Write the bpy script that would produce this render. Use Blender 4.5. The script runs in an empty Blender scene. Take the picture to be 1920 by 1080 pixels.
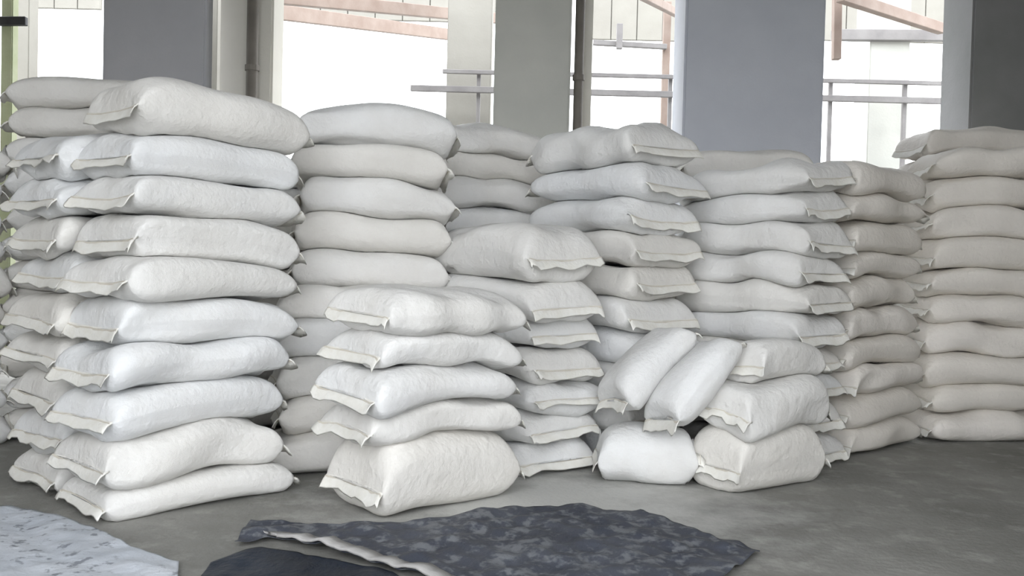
import bpy, bmesh, math, random
import numpy as np
from mathutils import Vector, Matrix

# ------------------------------------------------------------------ camera, sky, exposure
SC = bpy.context.scene
COL = SC.collection
F_PX, CAM_H, PITCH, ROLL = 1700.0, 1.2, math.radians(1.35), math.radians(1.4)
cam_d = bpy.data.cameras.new('camera')
cam_d.sensor_width = 36.0
cam_d.lens = 36.0 * F_PX / 1920.0
cam_d.clip_start, cam_d.clip_end = 0.05, 300
cam = bpy.data.objects.new('camera', cam_d)
COL.objects.link(cam)
CAM_M = Matrix.Translation((0, 0, CAM_H)) @ Matrix.Rotation(math.pi / 2 - PITCH, 4, 'X') @ Matrix.Rotation(ROLL, 4, 'Z')
cam.matrix_world = CAM_M
SC.camera = cam

world = bpy.data.worlds.new('overcast_sky')
SC.world = world
world.use_nodes = True
wn = world.node_tree.nodes
wn['Background'].inputs[0].default_value = (0.94, 0.967, 1.0, 1)
wn['Background'].inputs[1].default_value = 5.1

vs = SC.view_settings
vs.view_transform, vs.look, vs.gamma, vs.exposure = 'Standard', 'None', 1.0, 0.0
vs.use_curve_mapping = False

# ------------------------------------------------------------------ helpers
def ray(px, py):
    d = CAM_M.to_3x3() @ Vector(((px - 960) / F_PX, (540 - py) / F_PX, -1))
    return d

def on_floor(px, py, z=0.0):
    d = ray(px, py); t = (z - CAM_H) / d.z
    return Vector((0, 0, CAM_H)) + d * t

def at(px, py, Y):
    d = ray(px, py); t = Y / d.y
    return Vector((0, 0, CAM_H)) + d * t

def link(name, mesh, mat=None, parent=None):
    o = bpy.data.objects.new(name, mesh)
    COL.objects.link(o)
    if mat is not None and not mesh.materials: mesh.materials.append(mat)
    if parent is not None: o.parent = parent
    return o

def tag(o, label=None, cat=None, group=None, kind=None):
    if label: o['label'] = label
    if cat: o['category'] = cat
    if group: o['group'] = group
    if kind: o['kind'] = kind
    return o

def empty(name, loc=(0, 0, 0), rz=0):
    o = bpy.data.objects.new(name, None)
    COL.objects.link(o); o.location = loc; o.rotation_euler = (0, 0, rz)
    o.empty_display_size = 0.1
    return o

def bm_box(bm, x0, x1, y0, y1, z0, z1, bevel=0.0):
    r = bmesh.ops.create_cube(bm, size=1.0)
    for v in r['verts']:
        v.co = Vector(((x0 + x1) / 2 + v.co.x * (x1 - x0), (y0 + y1) / 2 + v.co.y * (y1 - y0), (z0 + z1) / 2 + v.co.z * (z1 - z0)))
    if bevel:
        es = list({e for v in r['verts'] for e in v.link_edges})
        bmesh.ops.bevel(bm, geom=es, offset=bevel, segments=2, affect='EDGES')

def bm_bar(bm, a, b, w, h, bevel=0.0):
    """rectangular bar from a to b"""
    a, b = Vector(a), Vector(b); d = b - a
    rot = d.to_track_quat('X', 'Z').to_matrix().to_4x4()
    r = bmesh.ops.create_cube(bm, size=1.0)
    M = Matrix.Translation((a + b) / 2) @ rot @ Matrix.Diagonal((d.length, w, h, 1))
    bmesh.ops.transform(bm, matrix=M, verts=r['verts'])
    if bevel:
        es = list({e for v in r['verts'] for e in v.link_edges})
        bmesh.ops.bevel(bm, geom=es, offset=bevel, segments=1, affect='EDGES')

def bm_tube(bm, a, b, r, seg=14):
    a, b = Vector(a), Vector(b); d = b - a
    rot = d.to_track_quat('Z', 'Y').to_matrix().to_4x4()
    bmesh.ops.create_cone(bm, cap_ends=True, segments=seg, radius1=r, radius2=r, depth=d.length,
                          matrix=Matrix.Translation((a + b) / 2) @ rot)

def build(name, bm, mat, parent=None, smooth=False):
    me = bpy.data.meshes.new(name); bm.to_mesh(me); bm.free()
    if smooth:
        for p in me.polygons: p.use_smooth = True
    return link(name, me, mat, parent)

# ------------------------------------------------------------------ materials
def mat_base(name, rough=0.8):
    m = bpy.data.materials.new(name); m.use_nodes = True
    nt = m.node_tree; b = nt.nodes['Principled BSDF']
    b.inputs['Roughness'].default_value = rough
    b.inputs['Specular IOR Level'].default_value = 0.25
    return m, nt, b

def N(nt, t, **kw):
    n = nt.nodes.new(t)
    for k, v in kw.items(): setattr(n, k, v)
    return n

def noise(nt, vec, scale, detail=4, rough=0.55):
    n = N(nt, 'ShaderNodeTexNoise')
    n.inputs['Scale'].default_value = scale; n.inputs['Detail'].default_value = detail
    n.inputs['Roughness'].default_value = rough
    if vec is not None: nt.links.new(vec, n.inputs['Vector'])
    return n.outputs['Fac']

def ramp(nt, fac, stops):
    r = N(nt, 'ShaderNodeValToRGB')
    while len(r.color_ramp.elements) < len(stops): r.color_ramp.elements.new(0.5)
    for e, (p, c) in zip(r.color_ramp.elements, stops):
        e.position = p; e.color = (*c, 1) if len(c) == 3 else c
    nt.links.new(fac, r.inputs['Fac'])
    return r.outputs['Color']

def mix(nt, fac, a, b, mode='MIX'):
    m = N(nt, 'ShaderNodeMix', data_type='RGBA', blend_type=mode)
    for s, v in ((m.inputs[0], fac), (m.inputs[6], a), (m.inputs[7], b)):
        if hasattr(v, 'is_linked'): nt.links.new(v, s)
        else: s.default_value = v if isinstance(v, (int, float)) else (*v, 1)
    return m.outputs[2]

def bump(nt, b, h, strength, dist):
    n = N(nt, 'ShaderNodeBump')
    n.inputs['Strength'].default_value = strength; n.inputs['Distance'].default_value = dist
    nt.links.new(h, n.inputs['Height']); nt.links.new(n.outputs['Normal'], b.inputs['Normal'])

def plain(name, c1, c2, scale=3.0, rough=0.8, bstr=0.15, bdist=0.01, bscale=40):
    m, nt, b = mat_base(name, rough)
    tc = N(nt, 'ShaderNodeTexCoord').outputs['Object']
    nt.links.new(ramp(nt, noise(nt, tc, scale, 5), [(0.3, c1), (0.7, c2)]), b.inputs['Base Color'])
    bump(nt, b, noise(nt, tc, bscale, 3), bstr, bdist)
    return m

def sack_material(name, tint_a, tint_b, dirt=0.5):
    m, nt, b = mat_base(name, 0.62)
    tc = N(nt, 'ShaderNodeTexCoord')
    geo = N(nt, 'ShaderNodeObjectInfo')
    base = mix(nt, geo.outputs['Random'], tint_a, tint_b)
    # dust smears and grey print residue, in the cloth itself
    n1 = noise(nt, tc.outputs['Object'], 2.6, 6, 0.6)
    r1 = ramp(nt, n1, [(0.42, (0, 0, 0)), (0.72, (dirt, dirt, dirt))])
    c = mix(nt, r1, base, (0.56, 0.53, 0.48))
    # woven tape: fine crossing bands from UV
    uv = N(nt, 'ShaderNodeUVMap')
    sep = N(nt, 'ShaderNodeSeparateXYZ'); nt.links.new(uv.outputs['UV'], sep.inputs[0])
    outs = []
    for i in (0, 1):
        mu = N(nt, 'ShaderNodeMath', operation='MULTIPLY'); mu.inputs[1].default_value = 2 * math.pi / 0.008
        nt.links.new(sep.outputs[i], mu.inputs[0])
        si = N(nt, 'ShaderNodeMath', operation='SINE'); nt.links.new(mu.outputs[0], si.inputs[0]); outs.append(si.outputs[0])
    wv = N(nt, 'ShaderNodeMath', operation='MULTIPLY'); nt.links.new(outs[0], wv.inputs[0]); nt.links.new(outs[1], wv.inputs[1])
    nt.links.new(c, b.inputs['Base Color'])
    # creases
    n2 = noise(nt, tc.outputs['Object'], 9.0, 5, 0.6)
    n3 = noise(nt, tc.outputs['Object'], 28.0, 3, 0.5)
    s1 = N(nt, 'ShaderNodeMath', operation='MULTIPLY_ADD'); s1.inputs[1].default_value = 0.35
    nt.links.new(n3, s1.inputs[0]); nt.links.new(n2, s1.inputs[2])
    s2 = N(nt, 'ShaderNodeMath', operation='MULTIPLY_ADD'); s2.inputs[1].default_value = 0.012
    nt.links.new(wv.outputs[0], s2.inputs[0]); nt.links.new(s1.outputs[0], s2.inputs[2])
    bump(nt, b, s2.outputs[0], 0.45, 0.035)
    return m

M = {}
M['sack'] = sack_material('white_woven_plastic', (0.79, 0.80, 0.81), (0.76, 0.737, 0.695), 0.35)
M['sack_dull'] = sack_material('dull_woven_plastic', (0.82, 0.78, 0.73), (0.77, 0.73, 0.67), 0.35)
M['hem'] = plain('hem_cloth', (0.84, 0.83, 0.79), (0.76, 0.74, 0.68), 14, 0.7, 0.4, 0.01, 60)
M['thread'] = plain('sewing_thread', (0.66, 0.62, 0.54), (0.56, 0.52, 0.45), 20, 0.8)
M['pier'] = plain('grey_paint', (0.40, 0.403, 0.425), (0.46, 0.46, 0.48), 1.6, 0.75)
M['pier_blue'] = plain('pale_blue_grey_paint', (0.50, 0.52, 0.575), (0.56, 0.58, 0.63), 1.6, 0.7)
M['pier_green'] = plain('greenish_cement', (0.46, 0.467, 0.435), (0.55, 0.55, 0.51), 1.6, 0.85)
M['pier_dark'] = plain('dark_grey_cement', (0.20, 0.205, 0.20), (0.25, 0.25, 0.25), 1.6, 0.85)
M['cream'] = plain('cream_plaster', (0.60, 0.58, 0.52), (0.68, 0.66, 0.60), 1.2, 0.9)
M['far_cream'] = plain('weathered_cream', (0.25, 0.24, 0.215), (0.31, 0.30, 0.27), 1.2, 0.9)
M['pipe'] = plain('dull_brown_pipe', (0.17, 0.155, 0.135), (0.22, 0.20, 0.175), 5, 0.6)
M['rust'] = plain('rusty_steel', (0.24, 0.18, 0.15), (0.31, 0.25, 0.215), 4, 0.7)
M['greysteel'] = plain('grey_steel', (0.20, 0.19, 0.19), (0.27, 0.26, 0.255), 4, 0.6)
M['olive'] = plain('olive_paint', (0.30, 0.33, 0.20), (0.36, 0.38, 0.26), 4, 0.7)
M['black'] = plain('black_plastic', (0.02, 0.02, 0.022), (0.035, 0.035, 0.037), 9, 0.5)
M['plaster'] = plain('dirty_plaster', (0.40, 0.385, 0.355), (0.50, 0.48, 0.445), 0.8, 0.9)
M['sheet'] = plain('roof_sheet', (0.22, 0.22, 0.22), (0.28, 0.28, 0.28), 0.7, 0.7)

# concrete floor
m, nt, b = mat_base('dusty_concrete', 0.82)
tc = N(nt, 'ShaderNodeTexCoord').outputs['Object']
c = ramp(nt, noise(nt, tc, 0.9, 8, 0.6), [(0.3, (0.17, 0.168, 0.155)), (0.52, (0.25, 0.247, 0.23)), (0.75, (0.36, 0.355, 0.335))])
sp = ramp(nt, noise(nt, tc, 11, 6, 0.7), [(0.55, (0, 0, 0)), (0.72, (0.5, 0.5, 0.5))])
c = mix(nt, sp, c, (0.17, 0.165, 0.15))
ds = ramp(nt, noise(nt, tc, 5, 6, 0.65), [(0.52, (0, 0, 0)), (0.75, (0.55, 0.55, 0.55))])
c = mix(nt, ds, c, (0.50, 0.49, 0.46))
# lit mid floor painted into the colour, palest before the middle stacks
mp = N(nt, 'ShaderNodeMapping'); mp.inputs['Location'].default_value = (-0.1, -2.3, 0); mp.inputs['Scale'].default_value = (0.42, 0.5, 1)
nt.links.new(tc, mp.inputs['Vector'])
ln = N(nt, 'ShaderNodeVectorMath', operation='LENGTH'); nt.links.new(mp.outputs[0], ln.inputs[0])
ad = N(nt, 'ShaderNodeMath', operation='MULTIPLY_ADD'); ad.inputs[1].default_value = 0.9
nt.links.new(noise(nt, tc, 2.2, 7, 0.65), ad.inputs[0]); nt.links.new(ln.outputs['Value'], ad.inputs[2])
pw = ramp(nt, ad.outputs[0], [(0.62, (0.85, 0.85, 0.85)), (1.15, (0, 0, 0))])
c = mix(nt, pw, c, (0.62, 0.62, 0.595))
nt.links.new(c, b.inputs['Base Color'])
bump(nt, b, noise(nt, tc, 30, 5, 0.6), 0.35, 0.015)
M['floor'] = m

def cloth_material(name, c1, c2, speck, lo, hi, scale=16, rough=0.6, amt=0.8):
    m, nt, b = mat_base(name, rough)
    tc = N(nt, 'ShaderNodeTexCoord').outputs['Object']
    c = ramp(nt, noise(nt, tc, 3.0, 5), [(0.3, c1), (0.7, c2)])
    s = ramp(nt, noise(nt, tc, scale, 3, 0.6), [(lo, (0, 0, 0)), (hi, (amt, amt, amt))])
    nt.links.new(mix(nt, s, c, speck), b.inputs['Base Color'])
    bump(nt, b, noise(nt, tc, 22, 4), 0.4, 0.02)
    return m
M['tarp_pale'] = cloth_material('pale_sheet', (0.50, 0.54, 0.60), (0.62, 0.65, 0.70), (0.20, 0.215, 0.25), 0.58, 0.66)
M['tarp_blue'] = cloth_material('blue_grey_tarpaulin', (0.04, 0.045, 0.062), (0.085, 0.093, 0.115), (0.19, 0.20, 0.215), 0.50, 0.62, 15, 0.55)
M['tarp_navy'] = cloth_material('navy_plastic', (0.006, 0.009, 0.018), (0.013, 0.022, 0.04), (0.03, 0.036, 0.05), 0.6, 0.8, 9, 0.45)
M['strip'] = cloth_material('pale_webbing', (0.36, 0.35, 0.34), (0.46, 0.45, 0.44), (0.30, 0.29, 0.28), 0.6, 0.75)

# ------------------------------------------------------------------ the shell
def shell_box(name, x0, x1, y0, y1, z0, z1, mat):
    bm = bmesh.new(); bm_box(bm, x0, x1, y0, y1, z0, z1)
    return tag(build(name, bm, M[mat]), kind='structure')

bm = bmesh.new()
bmesh.ops.create_grid(bm, x_segments=40, y_segments=40, size=40)
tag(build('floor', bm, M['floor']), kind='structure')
# a deep shed, open between its pillars at the back; unseen side and front walls added to steer daylight through the wide loading door
ROOF_Z, ROOF_Y0, ROOF_Y1 = 4.6, 0.1, 9.4
DOOR_X0, DOOR_X1 = -2.9, 2.5
shell_box('ceiling', -5.7, 4.9, ROOF_Y0, ROOF_Y1, ROOF_Z, ROOF_Z + 0.15, 'sheet')
shell_box('added_wall_right', 4.7, 4.9, ROOF_Y0 + 0.2, ROOF_Y1, 0, ROOF_Z, 'plaster')  # added out of view to darken the right side
shell_box('added_wall_left', -5.7, -5.5, ROOF_Y0 + 0.2, ROOF_Y1, 0, ROOF_Z, 'plaster')  # added out of view to shade the far left sacks
shell_box('added_wall_front_left', -5.7, DOOR_X0, ROOF_Y0, ROOF_Y0 + 0.2, 0, ROOF_Z, 'plaster')  # front pair added out of view, leaving a gap that directs the daylight
shell_box('added_wall_front_right', DOOR_X1, 4.9, ROOF_Y0, ROOF_Y0 + 0.2, 0, ROOF_Z, 'plaster')

def pier(px0, px1, Y, depth, mat, label, group=None):
    """square-edged pier whose front face spans px0..px1 near the picture's top"""
    x0, x1 = at(px0, 60, Y).x, at(px1, 60, Y).x
    t = empty('pillar', ((x0 + x1) / 2, Y + depth / 2, 0))
    w = (x1 - x0) / 2
    bm = bmesh.new(); bm_box(bm, -w, w, -depth / 2, depth / 2, 0, ROOF_Z, 0.02); build('shaft', bm, M[mat], t)
    bm = bmesh.new(); bm_box(bm, -w - 0.04, w + 0.04, -depth / 2 - 0.04, depth / 2 + 0.04, 0, 0.18, 0.015); build('plinth', bm, M[mat], t)
    return tag(t, label, 'pillar', group)

PY = 8.3
pier(192, 386, PY, 0.2, 'pier', 'wide grey painted pillar behind the top of the tall left stack')
pier(412, 512, PY + 0.35, 0.4, 'cream', 'narrow dull cream pillar with a brown pipe on it')
pier(928, 1072, PY, 0.55, 'pier_green', 'greenish grey cement pillar behind the middle stacks')
pier(1086, 1112, PY + 0.45, 0.25, 'cream', 'slim cream pillar edging the middle greenish pillar')
pier(1285, 1548, PY, 0.6, 'pier_blue', 'widest blue-grey painted pillar right of the centre')
pier(1824, 2120, PY, 0.6, 'pier_dark', 'dark grey pillar cut off by the right picture edge')

def drain_pipe(px, Y, r, label):
    x = at(px, 60, Y).x
    t = empty('drain_pipe', (x, Y, 0))
    bm = bmesh.new(); bm_tube(bm, (0, 0, 0), (0, 0, ROOF_Z), r); build('pipe', bm, M['pipe'], t, True)
    for z in (0.9, 2.2, 3.0, 4.1):
        bm = bmesh.new(); bm_tube(bm, (0, 0, z - 0.025), (0, 0, z + 0.025), r + 0.012)
        bm_box(bm, -0.015, 0.015, 0, r + 0.03, z - 0.02, z + 0.02); build('clamp', bm, M['pipe'], t)
    return tag(t, label, 'pipe')
drain_pipe(474, PY + 0.24, 0.055, 'brown drain pipe on the narrow cream pillar at left')
drain_pipe(1087, PY + 0.32, 0.045, 'brown drain pipe beside the greenish middle pillar')

# ------------------------------------------------------------------ sacks
RES = 0.02
GX0, GY0, GNX, GNY = -6.0, 3.0, 600, 320
HF = np.zeros((GNX, GNY))
rng = random.Random(11)
NR, NS = 33, 36

def h_at(x, y):
    fx = np.clip((x - GX0) / RES, 0, GNX - 2); fy = np.clip((y - GY0) / RES, 0, GNY - 2)
    i = fx.astype(int); j = fy.astype(int); a = fx - i; c = fy - j
    return (HF[i, j] * (1 - a) * (1 - c) + HF[i + 1, j] * a * (1 - c) + HF[i, j + 1] * (1 - a) * c + HF[i + 1, j + 1] * a * c)

def sack_profile(L, W, T, seed, plump=2.5, flare=0.0):
    """local points of a filled tube of woven cloth whose two ends are sewn flat; arrays (NR, NS)"""
    r = np.random.RandomState(seed)
    s = np.linspace(-1, 1, NR); s = np.sign(s) * (1 - (1 - np.abs(s)) ** 1.5)
    th = np.linspace(0, 2 * np.pi, NS, endpoint=False)
    A, TH = np.meshgrid(s, th, indexing='ij')
    pw = r.uniform(8, 15.0)
    full = np.clip(1 - np.abs(A) ** pw, 0, 1) ** 0.5
    ht = T / 2 * full + 0.004
    wd = W / 2 * (0.94 + 0.06 * full ** 0.6 + 0.02 * np.abs(A) ** 10 + 0.02 * np.sin(2.2 * A + r.uniform(0, 6)))
    n = 2 + (plump - 2) * full
    ct, st = np.cos(TH), np.sin(TH)
    v = np.sign(ct) * np.abs(ct) ** (2 / n) * wd
    z = np.sign(st) * np.abs(st) ** (2 / n) * ht
    u = A * L / 2 * (1 + 0.012 * np.sin(3 * v / W + r.uniform(0, 6)))
    # a sewn end pulls in between its corners
    u = u - np.sign(A) * np.abs(A) ** 6 * 0.05 * (1 - (2 * v / W) ** 2).clip(-.2, 1) * 0.5
    # lumps of the filling
    for _ in range(6):
        k = r.normal(0, 1, 3) * np.array([7, 9, 12]); ph = r.uniform(0, 6.28); am = r.uniform(0.005, 0.013)
        w = np.sin(k[0] * u + k[1] * v + k[2] * z + ph) * am * full
        z = z + w * st; v = v + w * ct
    # gathers running in from the sewn ends
    for _ in range(8):
        kv = r.uniform(10, 34); ph = r.uniform(0, 6.28); sg = r.choice([-1, 1])
        w = np.sin(kv * v + ph + 4 * u) * r.uniform(0.003, 0.009) * np.clip(A * sg, 0, 1) ** 3 * (full ** .35)
        z = z + w * np.sign(st)
    return A, TH, u, v, z, full

def make_mesh(name, P, uvL, uvC, mat, close_caps=True):
    nr, ns = P.shape[:2]
    idx = np.arange(nr * ns).reshape(nr, ns)
    faces = []
    for i in range(nr - 1):
        for j in range(ns):
            k = (j + 1) % ns
            faces.append((idx[i, j], idx[i + 1, j], idx[i + 1, k], idx[i, k]))
    if close_caps:
        faces.append(tuple(int(q) for q in idx[0])); faces.append(tuple(int(q) for q in idx[-1][::-1]))
    me = bpy.data.meshes.new(name)
    me.from_pydata([tuple(p) for p in P.reshape(-1, 3)], [], [tuple(int(q) for q in f) for f in faces])
    uvl = me.uv_layers.new(name='UVMap')
    li = np.empty(len(me.loops), dtype=np.int32); me.loops.foreach_get('vertex_index', li)
    ii, jj = li // ns, li % ns
    uv = np.stack([ii / (nr - 1) * uvL, jj / ns * uvC], axis=1).astype(np.float32)
    uvl.data.foreach_set('uv', uv.ravel())
    me.polygons.foreach_set('use_smooth', np.ones(len(me.polygons), dtype=bool))
    me.materials.append(mat)
    return me

def hem_mesh(end_line, out_dir, seed, length=0.04):
    """flat sewn margin: end_line (n,3) points across the mouth; out_dir (3,)"""
    r = np.random.RandomState(seed)
    n = len(end_line); th = 0.004
    wave = np.zeros(n); t = np.linspace(0, 1, n)
    for _ in range(3): wave += np.sin(r.uniform(8, 26) * t + r.uniform(0, 6)) * r.uniform(0.003, 0.008)
    ln = length * (1 + 0.25 * np.sin(r.uniform(3, 9) * t + r.uniform(0, 6)))
    rows = []
    for f in (-0.4, 0.0, 0.5, 1.0):
        p = end_line + np.outer(ln * f, out_dir); p[:, 2] += wave * max(f, 0) - 0.035 * max(f, 0) ** 2
        rows.append(p)
    P = np.array(rows)                                   # 4, n, 3
    vs_, fs = [], []
    for sgn in (1, -1):
        q = P.copy(); q[:, :, 2] += sgn * th; vs_.append(q.reshape(-1, 3))
    V = np.concatenate(vs_); o = 4 * n
    for i in range(3):
        for j in range(n - 1):
            a, b_, c_, d = i * n + j, i * n + j + 1, (i + 1) * n + j + 1, (i + 1) * n + j
            fs.append((a, b_, c_, d)); fs.append((o + d, o + c_, o + b_, o + a))
    for j in range(n - 1):
        fs.append((3 * n + j, 3 * n + j + 1, o + 3 * n + j + 1, o + 3 * n + j)); fs.append((j + 1, j, o + j, o + j + 1))
    for i in range(3):
        fs.append((i * n, (i + 1) * n, o + (i + 1) * n, o + i * n))
        fs.append(((i + 1) * n + n - 1, i * n + n - 1, o + i * n + n - 1, o + (i + 1) * n + n - 1))
    me = bpy.data.meshes.new('sewn_hem'); me.from_pydata([tuple(p) for p in V], [], fs)
    for p in me.polygons: p.use_smooth = True
    me.materials.append(M['hem'])
    # thread: a thin raised cord along the margin's middle
    line = (P[1] + P[2]) / 2
    tv, tf = [], []
    for j in range(n):
        for q in ((0.005, 0), (0, 0.008), (-0.005, 0), (0, -0.008)):
            tv.append(tuple(line[j] + out_dir * q[0] + np.array([0, 0, q[1]])))
    for j in range(n - 1):
        for q in range(4):
            tf.append((j * 4 + q, j * 4 + (q + 1) % 4, (j + 1) * 4 + (q + 1) % 4, (j + 1) * 4 + q))
    mt = bpy.data.meshes.new('stitching'); mt.from_pydata(tv, [], tf); mt.materials.append(M['thread'])
    return me, mt

def finish_sack(Pw, origin, dims, seed, label, group, mat='sack'):
    """Pw: world points (NR,NS,3). Makes the sack and its parts with the object at its base."""
    org = np.array(origin)
    P = Pw - org
    L, W, T = dims
    o = link('sack', make_mesh('sack', P, L, 2 * (W + T), M[mat]))
    o.location = origin
    tag(o, label, 'sack', group)
    half = NS // 2
    for ring, nxt, sd in ((0, 2, 1), (NR - 1, NR - 3, 2)):
        top = P[ring, 0:half + 1]; bot = np.concatenate([P[ring, 0:1], P[ring, :half - 1:-1]])
        line = (top + bot) / 2
        d = P[ring].mean(0) - P[nxt].mean(0); d = d / np.linalg.norm(d)
        sel = np.linspace(0, half, 13).astype(int)
        hm, tm = hem_mesh(line[sel], d, seed * 7 + sd)
        h = link('sewn_hem', hm, None, o)
        link('stitching', tm, None, h)
    return o

SEED = [100]
def lay_sack(cx, cy, yaw, L, W, T, label, group, plump=2.5, mat='sack'):
    """a sack laid down on whatever is below it: it tilts and sags with its support"""
    global HF
    SEED[0] += 1; seed = SEED[0]
    A, TH, u, v, z, full = sack_profile(L, W, T, seed, plump)
    c, s = math.cos(yaw), math.sin(yaw)
    gu, gv = np.meshgrid(np.linspace(-0.86, 0.86, 19), np.linspace(-0.8, 0.8, 11), indexing='ij')
    X = cx + c * gu * L / 2 - s * gv * W / 2; Y = cy + s * gu * L / 2 + c * gv * W / 2
    Hs = h_at(X, Y).ravel(); U, V_ = gu.ravel(), gv.ravel()
    base = np.median(Hs); Hc = np.clip(Hs, base - 0.10, base + 0.06)
    B = np.stack([np.ones_like(U), U, V_, U * U, V_ * V_, U * V_], 1)
    reg = np.diag([0.0, 0.35, 0.35, 0.6, 0.6, 1.0]) * len(U) * 0.25
    k = np.linalg.solve(B.T @ B + reg, B.T @ Hc)
    off = np.percentile(Hc - B @ k, 58)
    nu, nv = (2 * u / L).clip(-1.1, 1.1), (2 * v / W).clip(-1.1, 1.1)
    mid = k[0] + k[1] * nu + k[2] * nv + k[3] * nu ** 2 + k[4] * nv ** 2 + k[5] * nu * nv + off + T / 2 - 0.004
    wx = cx + c * u - s * v; wy = cy + s * u + c * v
    wz = mid + z - 0.022 * np.abs(A) ** 4 * T / 0.2        # the slack ends droop
    sup = h_at(wx, wy) + 0.002
    lift = np.where((sup > wz) & (sup - wz < 0.09), sup - wz, 0)
    wz = wz + lift
    wz = np.maximum(wz, 0.003)
    # keep a little cloth thickness after the contact
    half = NS // 2
    Pw = np.stack([wx, wy, wz], 2)
    for j in range(1, half):
        jb = NS - j
        thin = Pw[:, jb, 2] + 0.006 - Pw[:, j, 2]
        Pw[:, j, 2] += np.clip(thin, 0, None)
    # write the top into the height map
    top = Pw[:, 0:half + 1]
    ti = np.linspace(0, NR - 1.001, 110); tj = np.linspace(0, half - .001, 70)
    I, J = np.meshgrid(ti, tj, indexing='ij'); i0 = I.astype(int); j0 = J.astype(int); fa = (I - i0)[..., None]; fb = (J - j0)[..., None]
    D = top[i0, j0] * (1 - fa) * (1 - fb) + top[i0 + 1, j0] * fa * (1 - fb) + top[i0, j0 + 1] * (1 - fa) * fb + top[i0 + 1, j0 + 1] * fa * fb
    gi = np.clip(((D[..., 0] - GX0) / RES + .5).astype(int), 0, GNX - 1); gj = np.clip(((D[..., 1] - GY0) / RES + .5).astype(int), 0, GNY - 1)
    np.maximum.at(HF, (gi.ravel(), gj.ravel()), D[..., 2].ravel())
    return finish_sack(Pw, (cx, cy, float(Pw[..., 2].min())), (L, W, T), seed, label, group, mat)

def lean_sack(center, axis, wide, L, W, T, label, group, plump=2.4):
    """a sack propped up: long axis and width axis given"""
    SEED[0] += 1
    A, TH, u, v, z, full = sack_profile(L, W, T, SEED[0], plump)
    a = Vector(axis).normalized(); w = Vector(wide); w = (w - a * w.dot(a)).normalized(); n = a.cross(w)
    z = z - 0.04 * (1 - (2 * u / L) ** 2) * 0.5
    Pw = np.array(center) + u[..., None] * np.array(a) + v[..., None] * np.array(w) + z[..., None] * np.array(n)
    return finish_sack(Pw, (center[0], center[1], float(Pw[..., 2].min())), (L, W, T), SEED[0], label, group)

ORD = ['', 'first', 'second', 'third', 'fourth', 'fifth', 'sixth', 'seventh', 'eighth', 'ninth', 'tenth', 'eleventh', 'twelfth', 'thirteenth']
PSI = math.radians(40)

class Stack:
    """near corner (x, y); run: 'u' long side goes right-back, 'v' long side goes left-back"""
    def __init__(s, x, y, run, L, W, Ts, desc, group, count='floor', psi=PSI, jit=0.03, shifts=None, grow=None, mat='sack', word='white woven sack'):
        s.__dict__.update(x=x, y=y, run=run, L=L, W=W, Ts=Ts, desc=desc, group=group, count=count, psi=psi, jit=jit, shifts=shifts or {}, word=word, mat=mat, grow=grow or {})
    def lay(s, i):
        if i >= len(s.Ts): return
        T = s.Ts[i]; n = len(s.Ts)
        L = s.L * s.grow.get(i, 1.0) * rng.uniform(0.97, 1.03); W = s.W * rng.uniform(0.97, 1.03)
        u = Vector((math.cos(s.psi), math.sin(s.psi))); v = Vector((-u.y, u.x))
        c = Vector((s.x, s.y))
        if s.run == 'u': c = c + u * s.L / 2 + v * s.W / 2; yaw = s.psi
        else: c = c + v * s.L / 2 + u * s.W / 2; yaw = s.psi + math.pi / 2
        du, dv = s.shifts.get(i, (0, 0))
        c = c + u * (du + rng.uniform(-s.jit, s.jit)) + v * (dv + rng.uniform(-s.jit, s.jit))
        yaw += rng.uniform(-0.07, 0.07)
        if rng.random() < 0.5: yaw += math.pi
        if s.count == 'floor':
            lab = f'bottom {s.word} of {s.desc}' if i == 0 else (f'topmost {s.word} of {s.desc}' if i == n - 1 else f'{s.word}, {ORD[i + 1]} from the floor in {s.desc}')
        else:
            lab = f'topmost {s.word} of {s.desc}' if i == n - 1 else f'{s.word}, {ORD[n - i]} from the top of {s.desc}'
        lay_sack(c.x, c.y, yaw, L, W, T, lab, s.group, rng.uniform(3.0, 4.0), s.mat)

def Tn(n, t, dv=0.012, last=None):
    l = [t + rng.uniform(-dv, dv) for _ in range(n)]
    if last: l[-1] = last
    return l

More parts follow.
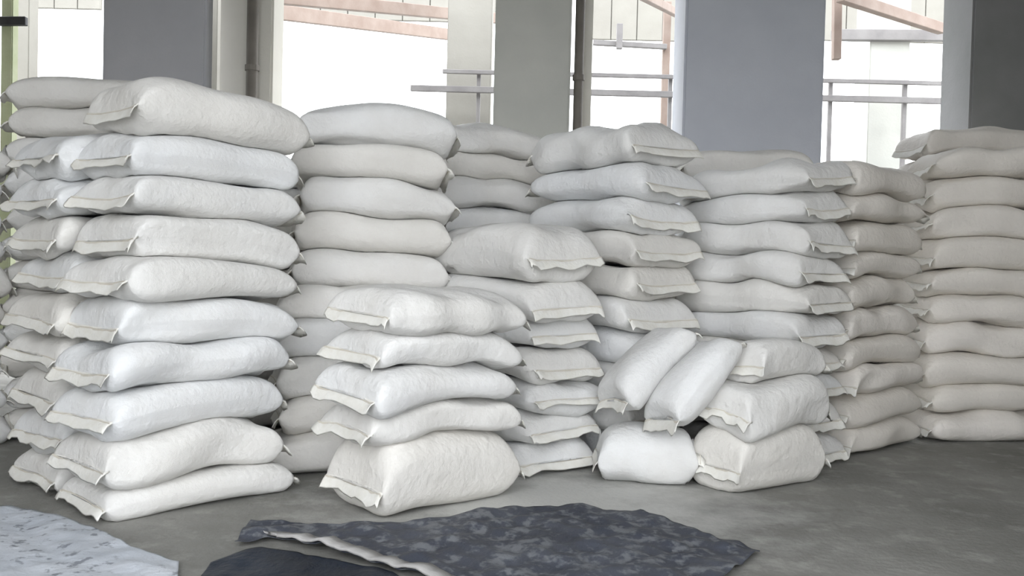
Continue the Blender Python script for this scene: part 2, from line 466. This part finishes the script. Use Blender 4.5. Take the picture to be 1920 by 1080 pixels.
GA = 'stacked white woven sacks'
cB, cE, cP = on_floor(228, 984), on_floor(716, 988), on_floor(1404, 938)
PB = math.radians(51)
vB = Vector((-math.sin(PB), math.cos(PB)))
STACKS = [
    # tall left corner stack and its neighbours
    Stack(cB.x, cB.y, 'u', 0.96, 0.56, [0.175, 0.236, 0.217, 0.207, 0.212, 0.212, 0.212, 0.217, 0.21, 0.265], 'the tall foremost left stack', GA, psi=PB, shifts={0: (-.06, 0), 1: (-.06, 0), 2: (-.05, 0), 3: (-.04, 0), 6: (.03, .04), 7: (.04, .05), 8: (.06, .07), 9: (0.08, 0.08)}),
    Stack(cB.x + vB.x * 0.6, cB.y + vB.y * 0.6, 'u', 0.96, 0.56, Tn(9, 0.212), 'the stack at the left picture edge', GA, psi=PB),
    Stack(-3.25, 5.75, 'u', 0.95, 0.58, Tn(12, 0.213), 'the dim stack behind the far left', GA, 'top', 0.2),
    Stack(-3.95, 5.15, 'u', 0.95, 0.58, Tn(10, 0.205), 'the dim stack in the far left corner', GA, 'top', 0.6),
    # right of the tall stack, set back
    Stack(-1.30, 5.30, 'u', 0.97, 0.56, Tn(10, 0.22, last=0.255), 'the set-back stack right of the tall one', GA, 'top', 0.26, shifts={k: (-.1 + .02 * (k % 2), -.28 + .02 * k) for k in range(5)}),
    # behind it
    Stack(-1.95, 6.35, 'u', 1.1, 0.56, Tn(10, 0.205), 'the back stack behind the set-back stack', GA, 'top', 0.2),
    Stack(-0.66, 6.42, 'u', 0.97, 0.56, Tn(11, 0.215), 'the back stack under the white opening', GA, 'top', 0.26),
    # front middle
    Stack(cE.x, cE.y, 'u', 0.86, 0.54, [0.37, 0.175, 0.18, 0.175, 0.18], 'the low front middle stack', GA, shifts={1: (-.02, .02), 2: (-.05, .0), 3: (-.03, .03), 4: (-.02, 0.0)}),
    # middle with the corner-on sacks on top
    Stack(0.10, 5.08, 'v', 0.95, 0.58, [0.195, 0.2, 0.195, 0.2, 0.2, 0.22, 0.32], 'the corner-on stack left of the leaning sacks', GA, 'floor', shifts={5: (-0.02, -0.02), 6: (-0.06, 0.03)}, grow={5: 1.1, 6: 1.16}),
    Stack(0.42, 6.75, 'u', 0.82, 0.56, Tn(10, 0.205), 'the back stack behind the tall middle stack', GA, 'top', 0.1),
    # tall middle
    Stack(0.72, 5.42, 'v', 0.97, 0.63, Tn(10, 0.222, last=0.26), 'the tall stack behind the leaning sacks', GA, 'top'),
    # right middle
    Stack(1.74, 5.46, 'v', 0.98, 0.52, Tn(10, 0.2), 'the tall stack left of the dark gap', GA, 'top'),
    # its neighbour, receding
    Stack(2.22, 5.88, 'u', 0.95, 0.54, Tn(10, 0.207), 'the receding stack right of the dark gap', GA, 'top', mat='sack_dull', word='dull beige-grey sack'),
    # right edge
    Stack(3.02, 6.55, 'u', 0.97, 0.56, Tn(10, 0.222), 'the shaded stack at the right edge', GA, 'floor', 0.03, mat='sack_dull', word='dull beige-grey sack'),
    Stack(3.3, 7.25, 'u', 0.97, 0.56, Tn(11, 0.23), 'the back stack behind the right edge', GA, 'top', 0.05, mat='sack_dull', word='dull beige-grey sack'),
    # behind the right middle
    Stack(1.30, 6.85, 'u', 1.0, 0.56, Tn(11, 0.207), 'the back stack before the widest pillar', GA, 'top', 0.05),
    # two fat sacks in front right with one on top
    Stack(cP.x, cP.y, 'u', 0.74, 0.39, [0.36, 0.28, 0.22], 'the short stack of fat front sacks', GA, jit=0.01, shifts={1: (0.0, -.01), 2: (0.10, 0.03)}, grow={2: 0.85}),
]
for i in range(12):
    for s in STACKS: s.lay(i)

# low sack on the floor before the tall middle stack, and two propped on it
lay_sack(0.79, 5.19, math.radians(-4), 0.56, 0.40, 0.33, 'short fat white sack on the floor under the two leaning sacks', GA)
c1, c2 = at(1214, 690, 5.2), at(1300, 716, 5.02)
lean_sack(c1, (0.66, 0.30, 0.62), (0.25, -0.75, 0.1), 0.58, 0.38, 0.19, 'white woven sack leaning steeply, left one of the leaning pair', GA)
lean_sack(c2, (0.60, 0.30, 0.66), (0.25, -0.75, 0.1), 0.58, 0.38, 0.19, 'white woven sack leaning steeply, right one of the leaning pair', GA)

# ------------------------------------------------------------------ sheets on the floor
def sheet(name, edge_a, edge_b, mat, label, amp, z0=0.004, seed=1, nu=90, nv=40, cat='tarpaulin'):
    """a crumpled sheet ruled between two edges given on the floor"""
    r = np.random.RandomState(seed)
    def res(pts, n):
        P = np.array([[p.x, p.y] for p in (on_floor(*q) for q in pts)])
        d = np.r_[0, np.cumsum(np.linalg.norm(np.diff(P, axis=0), axis=1))]; t = np.linspace(0, d[-1], n)
        return np.stack([np.interp(t, d, P[:, 0]), np.interp(t, d, P[:, 1])], 1)
    a, b_ = res(edge_a, nu), res(edge_b, nu)
    f = np.linspace(0, 1, nv)[None, :, None]
    XY = a[:, None] * (1 - f) + b_[:, None] * f
    x, y = XY[..., 0], XY[..., 1]
    h = np.zeros_like(x)
    for _ in range(10):
        k = r.normal(0, 9, 2); h += np.abs(np.sin(k[0] * x + k[1] * y + r.uniform(0, 6))) ** 3 * r.uniform(0.2, 1)
    for _ in range(10):
        k = r.normal(0, 26, 2); h += np.sin(k[0] * x + k[1] * y + r.uniform(0, 6)) * 0.22
    h = np.clip(h / 3.0, 0, None) * amp
    Z = z0 + h
    P = np.stack([x, y, Z], 2); org = np.array([x.mean(), y.mean(), 0])
    V = (P - org).reshape(-1, 3); fs = []
    for i in range(nu - 1):
        for j in range(nv - 1):
            q = i * nv + j; fs.append((q, q + 1, q + nv + 1, q + nv))
    me = bpy.data.meshes.new(name); me.from_pydata([tuple(v) for v in V], [], fs)
    for p in me.polygons: p.use_smooth = True
    o = link(name, me, M[mat]); o.location = org
    so = o.modifiers.new('thickness', 'SOLIDIFY'); so.thickness = 0.002; so.offset = 1
    tag(o, label, cat)
    return o, P

sheet('plastic_sheet', [(-120, 945), (0, 955), (90, 968), (170, 992), (255, 1036), (335, 1060)],
      [(-120, 1150), (0, 1150), (100, 1150), (180, 1150), (260, 1150), (330, 1150)], 'tarp_pale',
      'pale speckled plastic sheet on the floor in the lower left corner', 0.012, seed=3, cat='sheet')
sheet('navy_sheet', [(395, 1062), (440, 1046), (490, 1034), (560, 1040), (640, 1060), (735, 1080)],
      [(330, 1150), (440, 1150), (520, 1150), (620, 1150), (720, 1150), (840, 1150)], 'tarp_navy',
      'small black-navy plastic sheet at the bottom, under the pale strip', 0.012, seed=5, cat='sheet')
tarp, TP = sheet('tarpaulin', [(470, 985), (560, 990), (660, 992), (760, 988), (850, 975), (950, 958), (1090, 956), (1200, 966), (1300, 1000), (1360, 1022), (1425, 1040)],
      [(440, 1030), (520, 1016), (600, 1036), (690, 1060), (790, 1090), (880, 1120), (980, 1150), (1080, 1150), (1180, 1150), (1270, 1150), (1350, 1100)], 'tarp_blue',
      'speckled blue-grey tarpaulin spread on the floor before the front stack', 0.022, seed=8, nu=130, nv=60)
# pale webbing sewn along the tarpaulin's near edge
ed = TP[8:90, -1]
bm = bmesh.new(); vv = []
org = np.array(tarp.location)
for i, p in enumerate(ed):
    q = p - org; t = ed[min(i + 1, len(ed) - 1)] - ed[max(i - 1, 0)]; nrm = np.array([-t[1], t[0], 0]); nrm /= np.linalg.norm(nrm)
    if nrm[1] > 0: nrm = -nrm
    vv.append([bm.verts.new(q + nrm * a_ + np.array([0, 0, z_])) for a_, z_ in ((-0.07, 0.004), (-0.07, 0.012), (0.02, 0.026), (0.022, 0.014))])
for i in range(len(vv) - 1):
    for j in range(4): bm.faces.new((vv[i][j], vv[i][(j + 1) % 4], vv[i + 1][(j + 1) % 4], vv[i + 1][j]))
bm.faces.new(vv[0]); bm.faces.new(vv[-1][::-1])
e = build('edge_strip', bm, M['strip'], tarp, True); e['label'] = 'pale webbing along the edge'

# ------------------------------------------------------------------ beyond the pillars
def part_bar(t, name, a, b, w, h, mat, loc):
    bm = bmesh.new(); bm_bar(bm, Vector(a) - loc, Vector(b) - loc, w, h, 0.004); return build(name, bm, M[mat], t)

def thing_bar(name, a, b, w, h, mat, label, cat):
    a, b = Vector(a), Vector(b); loc = Vector((a.x, a.y, min(a.z, b.z)))
    bm = bmesh.new(); bm_bar(bm, a - loc, b - loc, w, h, 0.006)
    o = build(name, bm, M[mat]); o.location = loc
    return tag(o, label, cat)

# railing with posts, running right across behind the pillars
RY = 11.5
zr = at(960, 170, RY).z; zr2 = at(960, 137, RY).z
loc = Vector((at(780, 170, RY).x, RY, 0))
t = empty('railing', loc)
part_bar(t, 'rail', (at(770, 170, RY).x, RY, zr), (at(1900, 170, RY).x, RY, zr), 0.06, 0.075, 'greysteel', loc)
part_bar(t, 'rail', (at(830, 136, RY).x, RY, zr2), (at(1900, 136, RY).x, RY, zr2), 0.05, 0.05, 'greysteel', loc)
for px in (897, 1258, 1560, 1700):
    x = at(px, 170, RY).x
    part_bar(t, 'post', (x, RY + 0.06, 0), (x, RY + 0.06, zr2 + 0.04), 0.05, 0.05, 'greysteel', loc)
tag(t, 'grey two-bar steel railing seen through the openings behind the pillars', 'railing')

# far shed: posts, rafters and panels in daylight
def post(px, Y, w, mat, label, top=5.4, name='post'):
    x = at(px, 100, Y).x; t = empty(name, (x, Y, 0))
    bm = bmesh.new(); bm_box(bm, -w / 2, w / 2, -w / 2, w / 2, 0, top, 0.01); build('shaft', bm, M[mat], t)
    bm = bmesh.new(); bm_box(bm, -w / 2 - 0.05, w / 2 + 0.05, -w / 2 - 0.05, w / 2 + 0.05, 0, 0.12, 0.01); build('base', bm, M[mat], t)
    return tag(t, label, 'post')
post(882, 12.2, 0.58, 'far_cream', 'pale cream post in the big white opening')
post(1654, 12.2, 0.52, 'pier_green', 'grey-green post standing in the right opening')
post(18, 9.6, 0.12, 'olive', 'thin olive green pole at the upper left corner')
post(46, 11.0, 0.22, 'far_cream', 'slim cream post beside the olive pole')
post(398, 10.5, 0.16, 'far_cream', 'slim pale post for the lit side of the wide grey pillar')  # pale strip standing in for the lit side face of the pillar
thing_bar('bracket', at(-30, 40, 9.5), at(50, 40, 9.5), 0.06, 0.09, 'black', 'dark bracket across the olive pole', 'bracket')
thing_bar('roof_beam', at(500, -8, 10.2), at(945, 36, 15.0), 0.1, 0.16, 'rust', 'rusty brown beam sloping across the top of the big opening', 'beam')
thing_bar('roof_beam', at(500, 20, 12.2), at(850, 66, 17.0), 0.1, 0.2, 'rust', 'thin pinkish beam sloping below the brown one in the big opening', 'beam')
thing_bar('roof_beam', at(1195, -14, 10.0), at(1290, 36, 13.0), 0.08, 0.1, 'rust', 'short rusty beam at the top left of the widest pillar', 'beam')
thing_bar('roof_beam', at(1575, -8, 10.0), at(1765, 54, 11.6), 0.1, 0.13, 'rust', 'rusty beam sloping at the top of the right opening', 'beam')
thing_bar('hanging_bar', at(1570, -40, 10.4), at(1568, 112, 10.4), 0.09, 0.09, 'rust', 'brown upright bar beside the widest pillar', 'bar')
xh = at(1250, 60, 12.6).x
thing_bar('hanging_bar', (xh, 12.6, 0), (xh, 12.6, 4.9), 0.1, 0.1, 'rust', 'pinkish upright bar in the narrow opening', 'bar')
thing_bar('hanging_bar', at(1162, 45, 12.4), at(1161, 92, 12.4), 0.08, 0.08, 'greysteel', 'short dark upright stub in the narrow opening', 'bar')
thing_bar('cross_bar', at(1112, 80, 12.5), at(1250, 88, 12.5), 0.07, 0.07, 'greysteel', 'grey cross bar high in the narrow opening', 'bar')
thing_bar('cross_bar', at(1560, 66, 11.9), at(1860, 68, 11.9), 0.1, 0.14, 'greysteel', 'grey cross bar under the panel in the right opening', 'bar')
def panel(px0, px1, py0, py1, Y, mat, label):
    a, b = at(px0, py0, Y), at(px1, py1, Y); loc = Vector(((a.x + b.x) / 2, Y, b.z)); w = (b.x - a.x) / 2; h = a.z - b.z
    t = empty('wall_panel', loc)
    n = max(2, int(round(2 * w / 0.55)))
    for i in range(n):
        x0 = -w + 2 * w * i / n; x1 = -w + 2 * w * (i + 1) / n
        bm = bmesh.new(); bm_box(bm, x0 + 0.008, x1 - 0.008, -0.03, 0.03, 0, h, 0.006); build('panel', bm, M[mat], t)
    bm = bmesh.new(); bm_box(bm, -w, w, 0.02, 0.05, 0, h); build('backing', bm, M[mat], t)
    return tag(t, label, 'panel')
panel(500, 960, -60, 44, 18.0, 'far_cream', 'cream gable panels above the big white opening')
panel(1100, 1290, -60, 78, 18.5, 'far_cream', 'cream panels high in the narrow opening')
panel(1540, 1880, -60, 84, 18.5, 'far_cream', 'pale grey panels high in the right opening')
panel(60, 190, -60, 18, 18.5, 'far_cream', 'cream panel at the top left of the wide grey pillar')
